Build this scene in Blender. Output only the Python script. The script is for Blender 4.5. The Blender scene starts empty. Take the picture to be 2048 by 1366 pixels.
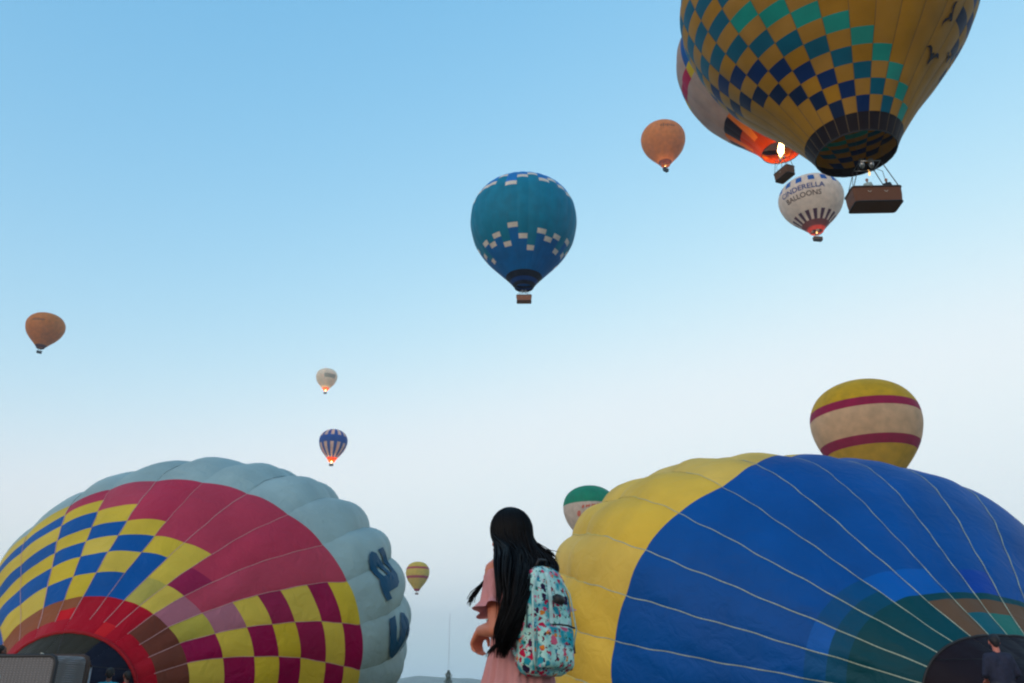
import bpy, bmesh, math, random
import numpy as np
from mathutils import Vector, Matrix, noise
random.seed(7); RNG = np.random.default_rng(7)
R_ = math.radians
sc = bpy.context.scene
COL = sc.collection

# ------------------------------------------------------------------ camera
PITCH = R_(23.7); FPX = 1614.0; CAMZ = 0.75
cam = bpy.data.cameras.new('camera'); camo = bpy.data.objects.new('camera', cam); COL.objects.link(camo)
cam.sensor_width = 36; cam.lens = FPX / 2048 * 36; cam.clip_end = 40000; cam.clip_start = 0.1
camo.location = (0, 0, CAMZ); camo.rotation_euler = (R_(90) + PITCH, 0, 0); sc.camera = camo

# ------------------------------------------------------------------ sky
SUN_EL, SUN_AZ = R_(9), R_(214)          # azimuth from +Y, clockwise: low, behind the camera on the left
sun_dir = Vector((math.sin(SUN_AZ) * math.cos(SUN_EL), math.cos(SUN_AZ) * math.cos(SUN_EL), math.sin(SUN_EL)))
world = bpy.data.worlds.new('World'); sc.world = world; world.use_nodes = True
wt = world.node_tree; bg = wt.nodes['Background']
sky = wt.nodes.new('ShaderNodeTexSky'); sky.sky_type = 'NISHITA'; sky.sun_disc = False
sky.sun_elevation = SUN_EL; sky.sun_rotation = SUN_AZ; sky.air_density = 1; sky.dust_density = 2; sky.ozone_density = 1
sep = wt.nodes.new('ShaderNodeSeparateColor'); comb = wt.nodes.new('ShaderNodeCombineColor')
wt.links.new(sky.outputs[0], sep.inputs[0])
SKY_GRADE = ((1.52, 0.44), (0.76, 0.545), (0.46, 0.71))     # power and gain for each channel: dawn tone curve of the sky
for i, (p, g) in enumerate(SKY_GRADE):
    pw = wt.nodes.new('ShaderNodeMath'); pw.operation = 'POWER'; pw.inputs[1].default_value = p
    ml = wt.nodes.new('ShaderNodeMath'); ml.operation = 'MULTIPLY'; ml.inputs[1].default_value = g * 10
    wt.links.new(sep.outputs[i], pw.inputs[0]); wt.links.new(pw.outputs[0], ml.inputs[0]); mn = wt.nodes.new('ShaderNodeMath'); mn.operation = 'SMOOTH_MIN'; mn.inputs[2].default_value = 3.5; mn.inputs[1].default_value = (9.4, 10.3, 10.6)[i]; wt.links.new(ml.outputs[0], mn.inputs[0]); wt.links.new(mn.outputs[0], comb.inputs[i])
# a band of pale blue morning mist along the whole horizon
geo = wt.nodes.new('ShaderNodeNewGeometry'); sxyz = wt.nodes.new('ShaderNodeSeparateXYZ')
wt.links.new(geo.outputs['Incoming'], sxyz.inputs[0])
ramp = wt.nodes.new('ShaderNodeValToRGB'); neg = wt.nodes.new('ShaderNodeMath'); neg.operation = 'MULTIPLY'; neg.inputs[1].default_value = -1.0
wt.links.new(sxyz.outputs[2], neg.inputs[0]); wt.links.new(neg.outputs[0], ramp.inputs[0])
mixh = wt.nodes.new('ShaderNodeMix'); mixh.data_type = 'RGBA'
wt.links.new(comb.outputs[0], mixh.inputs['A'])
mixh.inputs['B'].default_value = (5.6, 8.1, 9.7, 1)
r = ramp.color_ramp; r.interpolation = 'EASE'; r.elements[0].position = 0.0; r.elements[0].color = (1, 1, 1, 1); r.elements[1].position = 0.15; r.elements[1].color = (0, 0, 0, 1)
wt.links.new(ramp.outputs[0], mixh.inputs['Factor'])
wt.links.new(mixh.outputs['Result'], bg.inputs[0]); bg.inputs[1].default_value = 0.1

sun = bpy.data.lights.new('sun', 'SUN'); sun.energy = 0.9; sun.angle = R_(22); sun.color = (1.0, 0.80, 0.60)
suno = bpy.data.objects.new('sun', sun); COL.objects.link(suno)
suno.rotation_euler = sun_dir.to_track_quat('Z', 'Y').to_euler(); suno.location = sun_dir * 50
vs = sc.view_settings; vs.view_transform = 'Standard'; vs.look = 'None'; vs.exposure = 0.0; vs.gamma = 1; vs.use_curve_mapping = False
sc.render.engine = 'CYCLES'; sc.cycles.use_denoising = True; sc.cycles.max_bounces = 6; sc.cycles.transparent_max_bounces = 6
sc.cycles.pixel_filter_type = 'BLACKMAN_HARRIS'; sc.cycles.filter_width = 2.2

# ------------------------------------------------------------------ camera maths used to place things in the world
FW = np.array([0, math.cos(PITCH), math.sin(PITCH)]); UPV = np.array([0, -math.sin(PITCH), math.cos(PITCH)]); RT = np.array([1., 0, 0])
CAMP = np.array([0, 0, CAMZ])
def ray(px, py):
    d = FW + RT * (px - 1024) / FPX + UPV * (683 - py) / FPX
    return d / np.linalg.norm(d)
def at_height(px, py, z):
    d = ray(px, py); return CAMP + d * ((z - CAMZ) / d[2])
def at_depth(px, py, y):
    d = ray(px, py); return CAMP + d * (y / d[1])

# ------------------------------------------------------------------ helpers
def lin(c):
    return tuple(((v / 255 + .055) / 1.055) ** 2.4 if v > 10 else v / 255 / 12.92 for v in c)
def tag(o, label=None, cat=None, group=None, kind=None):
    if label: o['label'] = label
    if cat: o['category'] = cat
    if group: o['group'] = group
    if kind: o['kind'] = kind
    return o
def empty(name, loc=(0, 0, 0), rz=0):
    o = bpy.data.objects.new(name, None); COL.objects.link(o); o.location = loc; o.rotation_euler = (0, 0, rz); o.empty_display_size = .3
    return o
def mesh_obj(name, verts, faces, mat=None, parent=None, smooth=True, normals=None):
    me = bpy.data.meshes.new(name); me.from_pydata([tuple(v) for v in verts], [], faces)
    if smooth: me.polygons.foreach_set('use_smooth', [True] * len(me.polygons))
    me.update()
    if normals is not None: me.normals_split_custom_set_from_vertices([tuple(n) for n in normals])
    if mat: me.materials.append(mat)
    o = bpy.data.objects.new(name, me); COL.objects.link(o)
    if parent: o.parent = parent
    return o
def bm_obj(name, bm, mat=None, parent=None, smooth=True):
    me = bpy.data.meshes.new(name); bm.normal_update(); bm.to_mesh(me); bm.free()
    if smooth: me.polygons.foreach_set('use_smooth', [True] * len(me.polygons))
    if mat: me.materials.append(mat)
    o = bpy.data.objects.new(name, me); COL.objects.link(o)
    if parent: o.parent = parent
    return o
def frame(d):
    d = Vector(d).normalized(); a = Vector((0, 0, 1)) if abs(d.z) < .95 else Vector((1, 0, 0))
    x = d.cross(a).normalized(); return x, d.cross(x).normalized()
def add_tube(bm, pts, rad, n=8, caps=True):
    pts = [Vector(p) for p in pts]; rad = rad if hasattr(rad, '__len__') else [rad] * len(pts)
    rings = []
    for i, p in enumerate(pts):
        d = pts[min(i + 1, len(pts) - 1)] - pts[max(i - 1, 0)]; x, y = frame(d)
        if rings and i:
            x = (px_ - d.normalized() * px_.dot(d.normalized())).normalized(); y = d.normalized().cross(x)
        px_ = x
        rings.append([bm.verts.new(p + (x * math.cos(2 * math.pi * k / n) + y * math.sin(2 * math.pi * k / n)) * rad[i]) for k in range(n)])
    for a, b in zip(rings, rings[1:]):
        for k in range(n): bm.faces.new((a[k], a[(k + 1) % n], b[(k + 1) % n], b[k]))
    if caps:
        bm.faces.new(rings[0][::-1]); bm.faces.new(rings[-1])
def tube(name, pts, rad, mat, parent, n=8):
    bm = bmesh.new(); add_tube(bm, pts, rad, n); return bm_obj(name, bm, mat, parent)
def add_box(bm, c, s, M=None, bevel=0):
    g = bmesh.ops.create_cube(bm, size=1); vs_ = g['verts']
    for v in vs_: v.co = Vector((v.co.x * s[0], v.co.y * s[1], v.co.z * s[2])) + Vector(c)
    if bevel:
        es = list({e for v in vs_ for e in v.link_edges})
        rr = bmesh.ops.bevel(bm, geom=es, offset=bevel, segments=2, affect='EDGES'); vs_ = list({v for f in rr['faces'] for v in f.verts} | {v for v in vs_ if v.is_valid})
    if M is not None:
        for v in vs_: v.co = M @ v.co
# ------------------------------------------------------------------ materials
MATS = {}
def nodes_mat(name):
    m = bpy.data.materials.new(name); m.use_nodes = True
    return m, m.node_tree, m.node_tree.nodes['Principled BSDF'], m.node_tree.nodes['Material Output']
def fabric(c, transl=.22, rough=.55, wrinkle=.25, scale=1.0):
    """coated nylon: a little translucent, faint creases and fading"""
    key = ('f', c, transl, rough, wrinkle, scale)
    if key in MATS: return MATS[key]
    m, t, b, out = nodes_mat('nylon_%d_%d_%d' % c); L = t.links.new
    tc = t.nodes.new('ShaderNodeTexCoord')
    n1 = t.nodes.new('ShaderNodeTexNoise'); n1.inputs['Scale'].default_value = .55 * scale; n1.inputs['Detail'].default_value = 5
    L(tc.outputs['Object'], n1.inputs['Vector'])
    hsv = t.nodes.new('ShaderNodeHueSaturation'); hsv.inputs['Color'].default_value = (*lin(c), 1)
    mr = t.nodes.new('ShaderNodeMapRange'); mr.inputs[1].default_value = .3; mr.inputs[2].default_value = .7; mr.inputs[3].default_value = .86; mr.inputs[4].default_value = 1.12
    L(n1.outputs[0], mr.inputs[0]); L(mr.outputs[0], hsv.inputs['Value'])
    oi = t.nodes.new('ShaderNodeObjectInfo'); mr2 = t.nodes.new('ShaderNodeMapRange'); mr2.inputs[3].default_value = .985; mr2.inputs[4].default_value = 1.06
    L(oi.outputs['Random'], mr2.inputs[0]); L(mr2.outputs[0], hsv.inputs['Saturation'])
    L(hsv.outputs[0], b.inputs['Base Color']); b.inputs['Roughness'].default_value = rough; b.inputs['Specular IOR Level'].default_value = .15
    n2 = t.nodes.new('ShaderNodeTexNoise'); n2.inputs['Scale'].default_value = 2.2 * scale; n2.inputs['Detail'].default_value = 6; n2.inputs['Distortion'].default_value = .8
    L(tc.outputs['Object'], n2.inputs['Vector'])
    bp = t.nodes.new('ShaderNodeBump'); bp.inputs['Strength'].default_value = wrinkle; bp.inputs['Distance'].default_value = .12 / scale
    L(n2.outputs[0], bp.inputs['Height']); L(bp.outputs[0], b.inputs['Normal'])
    tr = t.nodes.new('ShaderNodeBsdfTranslucent'); L(hsv.outputs[0], tr.inputs[0]); L(bp.outputs[0], tr.inputs['Normal'])
    mx = t.nodes.new('ShaderNodeMixShader'); mx.inputs[0].default_value = transl
    L(b.outputs[0], mx.inputs[1]); L(tr.outputs[0], mx.inputs[2]); L(mx.outputs[0], out.inputs[0])
    MATS[key] = m; return m
def plain(c, rough=.6, metal=0, bump=0, scale=30, var=.25):
    key = ('p', c, rough, metal, bump, scale, var)
    if key in MATS: return MATS[key]
    m, t, b, out = nodes_mat('matte_%d_%d_%d' % c); L = t.links.new
    tc = t.nodes.new('ShaderNodeTexCoord'); n = t.nodes.new('ShaderNodeTexNoise'); n.inputs['Scale'].default_value = scale; n.inputs['Detail'].default_value = 4
    L(tc.outputs['Object'], n.inputs['Vector'])
    hsv = t.nodes.new('ShaderNodeHueSaturation'); hsv.inputs['Color'].default_value = (*lin(c), 1)
    mr = t.nodes.new('ShaderNodeMapRange'); mr.inputs[1].default_value = .3; mr.inputs[2].default_value = .7; mr.inputs[3].default_value = 1 - var; mr.inputs[4].default_value = 1 + var
    L(n.outputs[0], mr.inputs[0]); L(mr.outputs[0], hsv.inputs['Value']); L(hsv.outputs[0], b.inputs['Base Color'])
    b.inputs['Roughness'].default_value = rough; b.inputs['Metallic'].default_value = metal
    if bump:
        bp = t.nodes.new('ShaderNodeBump'); bp.inputs['Strength'].default_value = bump; bp.inputs['Distance'].default_value = .01
        L(n.outputs[0], bp.inputs['Height']); L(bp.outputs[0], b.inputs['Normal'])
    MATS[key] = m; return m
def wicker(c=(120, 78, 48)):
    key = ('w', c)
    if key in MATS: return MATS[key]
    m, t, b, out = nodes_mat('wicker'); L = t.links.new
    tc = t.nodes.new('ShaderNodeTexCoord')
    w1 = t.nodes.new('ShaderNodeTexWave'); w1.bands_direction = 'Z'; w1.inputs['Scale'].default_value = 7; w1.inputs['Distortion'].default_value = 1.5; w1.inputs['Detail'].default_value = 2
    w2 = t.nodes.new('ShaderNodeTexWave'); w2.bands_direction = 'X'; w2.inputs['Scale'].default_value = 4; w2.inputs['Distortion'].default_value = 1
    L(tc.outputs['Object'], w1.inputs[0]); L(tc.outputs['Object'], w2.inputs[0])
    ml = t.nodes.new('ShaderNodeMath'); ml.operation = 'MULTIPLY'; L(w1.outputs[1], ml.inputs[0]); L(w2.outputs[1], ml.inputs[1])
    rp = t.nodes.new('ShaderNodeValToRGB'); rp.color_ramp.elements[0].color = (*[v * .45 for v in lin(c)], 1); rp.color_ramp.elements[1].color = (*lin(c), 1)
    L(ml.outputs[0], rp.inputs[0]); L(rp.outputs[0], b.inputs['Base Color']); b.inputs['Roughness'].default_value = .7
    bp = t.nodes.new('ShaderNodeBump'); bp.inputs['Strength'].default_value = .7; bp.inputs['Distance'].default_value = .03; L(ml.outputs[0], bp.inputs['Height']); L(bp.outputs[0], b.inputs['Normal'])
    MATS[key] = m; return m
def emit(c, s):
    key = ('e', c, s)
    if key in MATS: return MATS[key]
    m = bpy.data.materials.new('flame'); m.use_nodes = True; t = m.node_tree; t.nodes.clear()
    e = t.nodes.new('ShaderNodeEmission'); e.inputs[0].default_value = (*c, 1); e.inputs[1].default_value = s; o = t.nodes.new('ShaderNodeOutputMaterial'); t.links.new(e.outputs[0], o.inputs[0])
    MATS[key] = m; return m
STEEL = plain((150, 152, 155), .35, .9); DARK = plain((28, 26, 30), .6); LEATHER = plain((58, 36, 24), .6, bump=.3)
TAPE = plain((205, 200, 185), .7)

# ------------------------------------------------------------------ the ground and far hills
def ground():
    m, t, b, out = nodes_mat('dry_earth'); L = t.links.new
    tc = t.nodes.new('ShaderNodeTexCoord'); n = t.nodes.new('ShaderNodeTexNoise'); n.inputs['Scale'].default_value = .08; n.inputs['Detail'].default_value = 10
    n2 = t.nodes.new('ShaderNodeTexNoise'); n2.inputs['Scale'].default_value = 3; n2.inputs['Detail'].default_value = 8
    L(tc.outputs['Object'], n.inputs['Vector']); L(tc.outputs['Object'], n2.inputs['Vector'])
    rp = t.nodes.new('ShaderNodeValToRGB'); rp.color_ramp.elements[0].position = .35; rp.color_ramp.elements[1].position = .7
    rp.color_ramp.elements[0].color = (.115, .095, .06, 1); rp.color_ramp.elements[1].color = (.25, .195, .12, 1)
    L(n.outputs[0], rp.inputs[0]); L(rp.outputs[0], b.inputs['Base Color']); b.inputs['Roughness'].default_value = .95
    bp = t.nodes.new('ShaderNodeBump'); bp.inputs['Strength'].default_value = .6; bp.inputs['Distance'].default_value = .05; L(n2.outputs[0], bp.inputs['Height']); L(bp.outputs[0], b.inputs['Normal'])
    bm = bmesh.new(); prev = None; c = bm.verts.new((0, 20, 0))
    for rr in (60, 300, 1200, 4000, 12000):
        ring = [bm.verts.new((rr * math.cos(a * math.pi / 24), 20 + rr * math.sin(a * math.pi / 24), 0)) for a in range(48)]
        for k in range(48):
            if prev: bm.faces.new((prev[k], ring[k], ring[(k + 1) % 48], prev[(k + 1) % 48]))
            else: bm.faces.new((c, ring[k], ring[(k + 1) % 48]))
        prev = ring
    tag(bm_obj('ground', bm, m, smooth=False), kind='structure')
    # ridge of low hills far behind the launch field
    hm = plain((140, 150, 138), .95, scale=.02, var=.3)
    vs_, fs = [], []; nx, ny = 160, 10
    for j in range(ny):
        for i in range(nx):
            x = -4200 + 8400 * i / (nx - 1); y = 2300 + 900 * j / (ny - 1)
            prof = math.sin(math.pi * j / (ny - 1)) ** .8
            h = 30 + 55 * noise.noise((x * .0011, 3.1, 0)) + 22 * noise.noise((x * .004, 8.7, y * .002)) + 8 * noise.noise((x * .02, 1.7, y * .01))
            h += 48 * math.exp(-((x + 215) / 330) ** 2)
            vs_.append((x, y, -2 + max(6, h * .82) * prof))
    for j in range(ny - 1):
        for i in range(nx - 1):
            a = j * nx + i; fs.append((a, a + 1, a + nx + 1, a + nx))
    tag(mesh_obj('hills', vs_, fs, hm), kind='structure')
ground()

# ------------------------------------------------------------------ balloon surfaces
ZR = np.array([(0, .20), (.15, .285), (.4, .47), (.7, .70), (1.0, .875), (1.3, .97), (1.55, 1.0), (1.8, .965), (2.05, .84), (2.22, .66), (2.34, .42), (2.39, .2), (2.40, 0.0)])
def catmull(P, n=40):
    P = np.vstack([2 * P[0] - P[1], P, 2 * P[-1] - P[-2]]); out = []
    for i in range(1, len(P) - 2):
        t = np.linspace(0, 1, n, endpoint=False)[:, None]; a, b, c, d = P[i - 1:i + 3]
        out.append(.5 * ((2 * b) + (-a + c) * t + (2 * a - 5 * b + 4 * c - d) * t * t + (-a + 3 * b - 3 * c + d) * t ** 3))
    out.append(P[-2][None]); return np.vstack(out)
PC = catmull(ZR); PC[:, 1] = np.maximum(PC[:, 1], 0)
PL = np.r_[0, np.cumsum(np.linalg.norm(np.diff(PC, axis=0), axis=1))]; PL /= PL[-1]
def prof(t): return np.interp(t, PL, PC[:, 0]), np.interp(t, PL, PC[:, 1])

def upright(R, ls=.94, rm=0, bul=0):
    """standing envelope, mouth centre at the local origin"""
    def S(t, th):
        z, r = prof(t); r = r + bul * np.sin(np.pi * np.clip(z / 1.55, 0, 1)) * (z < 1.55) + rm * np.exp(-(t / .15) ** 2)
        return np.stack([R * r * np.cos(th), R * r * np.sin(th), z * R * ls], -1)
    return S
def lying(q):
    """envelope lying on the ground while it is filled: mouth held open towards the viewer"""
    mx, my, mz, yaw, pitch, R, ls, rm, sg, kc, bul, pe = q
    ax = np.array([math.sin(yaw) * math.cos(pitch), math.cos(yaw) * math.cos(pitch), math.sin(pitch)])
    sd = np.array([math.cos(yaw), -math.sin(yaw), 0]); up = np.cross(sd, ax)
    def S(t, th):
        z, r = prof(t); w = np.exp(-(t / .18) ** 2)
        z = np.where(z > 1.55, 1.55 + (z - 1.55) * kc, z); r = r + bul * np.sin(np.pi * np.clip(z / 1.55, 0, 1)) * (z < 1.55); z = z * ls * R; r = r * R + rm * w
        g = (abs(np.cos(th)) ** pe + abs(np.sin(th)) ** pe) ** (-1 / pe)
        P = z[..., None] * ax + r[..., None] * ((np.cos(th) * g)[..., None] * sd + (np.sin(th) * g)[..., None] * up * sg)
        P[..., 2] = np.maximum(P[..., 2], .02 - mz)
        return P
    S.axis = ax; S.side = sd; S.up = up; S.floor = .02 - mz
    return S
def sstep(t, a, b): x = np.clip((t - a) / (b - a), 0, 1); return x * x * (3 - 2 * x)
def base_normal(S, t, th, flip):
    e = 1e-3
    n = np.cross(S(np.clip(t + e, 0, 1), th) - S(np.clip(t - e, 0, 1), th), S(t, th + e) - S(t, th - e)) * flip
    return n / (np.linalg.norm(n, axis=-1, keepdims=True) + 1e-12)

class Envelope:
    """an envelope sewn from gores; every run of one colour along a gore is a panel of its own"""
    def __init__(self, root, S, ng, seam, bulge, flip=-1, wob=0.0, tmax=.996, seed=0, slack=0.0):
        self.slack = slack; self.var = np.random.default_rng(seed + ng).uniform(.72, 1.28, ng + 2)
        self.S, self.ng, self.seam, self.b, self.flip, self.wob, self.tmax, self.root, self.seed = S, ng, seam, bulge, flip, wob, tmax, root, seed
        self.floor = getattr(S, 'floor', None)
    def point(self, t, g, off=0.0):
        """t along the gore, g = gore number + fraction across it"""
        t = np.asarray(t, float); g = np.asarray(g, float)
        gi = np.floor(g + 1e-9); f = g - gi
        a = self.seam(gi, t); b_ = self.seam(gi + 1, t)
        if self.wob:
            a = a + self.wob * (np.sin(t * 61 + gi * 2.1) + .7 * np.sin(t * 143 + gi * 4.7)); b_ = b_ + self.wob * (np.sin(t * 61 + (gi + 1) * 2.1) + .7 * np.sin(t * 143 + (gi + 1) * 4.7))
        th = a + (b_ - a) * f
        P = self.S(t, th); n = base_normal(self.S, t, th, self.flip)
        w = np.linalg.norm(self.S(t, b_) - self.S(t, a), axis=-1)
        bb = self.b(t)
        if self.slack: bb = bb * self.var[np.mod(gi, self.ng).astype(int)]
        disp = bb * w * (4 * f * (1 - f) - .55)
        if self.slack:
            edge = np.exp(-f * (1 - f) / .035); mid = 4 * f * (1 - f)
            fold = mid * (.6 * np.sin(23 * t + 1.3 * gi + 2 * np.sin(.7 * gi + 9 * t + 2 * f)) + .45 * np.sin(57 * t - 2.1 * gi + 3 * f)) + edge * mid * 6 * np.sin(150 * t + gi * 3.1 + 1.2 * np.sin(40 * t + gi)) * .35
            disp = disp + self.slack * fold * sstep(t, 0, .05)
        P = P + n * (disp + off)[..., None]
        if self.floor is not None: P[..., 2] = np.maximum(P[..., 2], self.floor + .01 * (off > 0))
        return P
    def grid(self, g0, g1, t0, t1, nsub=6, dt=.0125, off=0.0):
        f0 = t0 if callable(t0) else (lambda g: t0 + 0 * g); f1 = t1 if callable(t1) else (lambda g: t1 + 0 * g); gm = np.array([(g0 + g1) / 2])
        nt = max(2, int(math.ceil(float(f1(gm)[0] - f0(gm)[0]) / dt)) + 1); nc = max(1, int(round((g1 - g0) * nsub))) + 1
        U, G = np.meshgrid(np.linspace(0, 1, nt), np.linspace(g0, g1, nc), indexing='ij'); T = f0(G) + (f1(G) - f0(G)) * U
        G = np.minimum(G, g1 - 1e-6) if abs(g1 - round(g1)) < 1e-6 else G
        P = self.point(T, G, off); e = 2e-3
        n = np.cross(self.point(np.minimum(T + e, self.tmax), G) - self.point(np.maximum(T - e, 0), G),
                     self.point(T, np.clip(G + .03, np.floor(G + 1e-9), np.floor(G + 1e-9) + .9999)) - self.point(T, np.clip(G - .03, np.floor(G + 1e-9), np.floor(G + 1e-9) + .9999))) * self.flip
        n /= np.linalg.norm(n, axis=-1, keepdims=True) + 1e-12
        F = []
        for i in range(nt - 1):
            for j in range(nc - 1):
                a = i * nc + j; F.append((a, a + nc, a + nc + 1, a + 1) if self.flip > 0 else (a, a + 1, a + nc + 1, a + nc))
        return P.reshape(-1, 3), F, n.reshape(-1, 3)
    def build(self, rows, colour, mat, parts_of, merge=False, nsub=6, dt=.0125, name='panel'):
        """colour(g, k) -> key for row k of gore g; runs along the gore (and rings, if merge) join into one panel"""
        out = []
        if merge:                                        # plain rings all round: one panel for each
            k = 0
            while k < len(rows) - 1:
                k1 = k
                while k1 + 1 < len(rows) - 1 and all(colour(g, k1 + 1) == colour(0, k) for g in range(self.ng)) and all(colour(g, k) == colour(0, k) for g in range(self.ng)): k1 += 1
                if all(colour(g, k) == colour(0, k) for g in range(self.ng)):
                    V, Fs, N = [], [], []
                    for g in range(self.ng):
                        v, f, n = self.grid(g, g + 1, rows[k], rows[k1 + 1], nsub, dt); o = sum(map(len, V)); V.append(v); N.append(n); Fs += [tuple(i + o for i in q) for q in f]
                    out.append(mesh_obj(name, np.vstack(V), Fs, mat(colour(0, k)), parts_of, normals=np.vstack(N)))
                else:
                    g = 0; start = 0
                    while colour(start, k) == colour(start - 1, k): start += 1
                    g = start
                    while g < start + self.ng:
                        g1 = g
                        while g1 + 1 < start + self.ng and colour((g1 + 1) % self.ng, k) == colour(g % self.ng, k): g1 += 1
                        V, Fs, N = [], [], []
                        for gg in range(g, g1 + 1):
                            v, f, n = self.grid(gg, gg + 1, rows[k], rows[k + 1], nsub, dt); o = sum(map(len, V)); V.append(v); N.append(n); Fs += [tuple(i + o for i in q) for q in f]
                        out.append(mesh_obj(name, np.vstack(V), Fs, mat(colour(g % self.ng, k)), parts_of, normals=np.vstack(N))); g = g1 + 1
                k = k1 + 1
            return out
        for g in range(self.ng):
            k = 0
            while k < len(rows) - 1:
                k1 = k
                while k1 + 1 < len(rows) - 1 and colour(g, k1 + 1) == colour(g, k): k1 += 1
                v, f, n = self.grid(g, g + 1, rows[k], rows[k1 + 1], nsub, dt)
                out.append(mesh_obj(name, v, f, mat(colour(g, k)), parts_of, normals=n)); k = k1 + 1
        return out
    def tapes(self, parent, width, mat, t0=0, t1=.99, off=.012, which=None):
        for g in (which if which is not None else range(self.ng)):
            T = np.linspace(t0, t1, 110); dg = width / 2 / (np.linalg.norm(self.S(T, self.seam(np.full_like(T, g + 1), T)) - self.S(T, self.seam(np.full_like(T, g), T)), axis=-1) + 1e-6)
            dg = np.minimum(dg, .3)
            V = np.stack([self.point(T, g - dg, off), self.point(T, np.full_like(T, g), off * 1.6), self.point(T, g + dg, off)], 1).reshape(-1, 3)
            F = []
            for i in range(len(T) - 1):
                for j in (0, 1): a = i * 3 + j; F.append((a, a + 1, a + 4, a + 3))
            mesh_obj('load_tape', V, F, mat, parent)
    def ring(self, parent, t, rad, mat, name='mouth_rim'):
        G = np.linspace(0, self.ng, self.ng * 3 + 1)[:-1]; P = self.point(np.full_like(G, t), G)
        bm = bmesh.new(); P = [Vector(p) for p in P] ; P = P + P[:1]; add_tube(bm, P, rad, 6, caps=False)
        return bm_obj(name, bm, mat, parent)
def uniform(n, off):
    return lambda g, t: (np.asarray(g) * (2 * math.pi / n) + off) + 0 * t

def wrap_text(body, env, tf, gf, size, mat, parent, name='lettering', bold=.02, off=.03, sx=1.0, slant=0):
    """flat lettering laid on the envelope: tf(y), gf(x) map text units to the surface"""
    cu = bpy.data.curves.new('lettering', 'FONT'); cu.body = body; cu.size = size; cu.align_x = 'CENTER'; cu.offset = bold; cu.resolution_u = 3; cu.shear = slant
    o = bpy.data.objects.new('lettering_tmp', cu); COL.objects.link(o)
    dg = bpy.context.evaluated_depsgraph_get(); me = bpy.data.meshes.new_from_object(o.evaluated_get(dg))
    bpy.data.objects.remove(o); bpy.data.curves.remove(cu)
    bm = bmesh.new(); bm.from_mesh(me); bpy.data.meshes.remove(me)
    bmesh.ops.triangulate(bm, faces=bm.faces)
    for _ in range(4):
        lim = size * .12
        es = [e for e in bm.edges if e.calc_length() > lim]
        if not es: break
        bmesh.ops.subdivide_edges(bm, edges=es, cuts=1); bmesh.ops.triangulate(bm, faces=[f for f in bm.faces if len(f.verts) > 3])
    xs = np.array([v.co.x for v in bm.verts]) * sx; ys = np.array([v.co.y for v in bm.verts])
    P = env.point(tf(ys), gf(xs), off)
    for v, p in zip(bm.verts, P): v.co = Vector(p)
    return bm_obj(name, bm, mat, parent)
def decal(poly, env, tf, gf, mat, parent, name='emblem', off=.03):
    bm = bmesh.new(); bm.faces.new([bm.verts.new((x, y, 0)) for x, y in poly]); bmesh.ops.triangulate(bm, faces=bm.faces)
    L_ = max(max(abs(x) for x, y in poly), max(abs(y) for x, y in poly))
    for _ in range(3):
        es = [e for e in bm.edges if e.calc_length() > L_ * .3]
        if not es: break
        bmesh.ops.subdivide_edges(bm, edges=es, cuts=1); bmesh.ops.triangulate(bm, faces=[f for f in bm.faces if len(f.verts) > 3])
    P = env.point(tf(np.array([v.co.y for v in bm.verts])), gf(np.array([v.co.x for v in bm.verts])), off)
    for v, p in zip(bm.verts, P): v.co = Vector(p)
    return bm_obj(name, bm, mat, parent)

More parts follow.
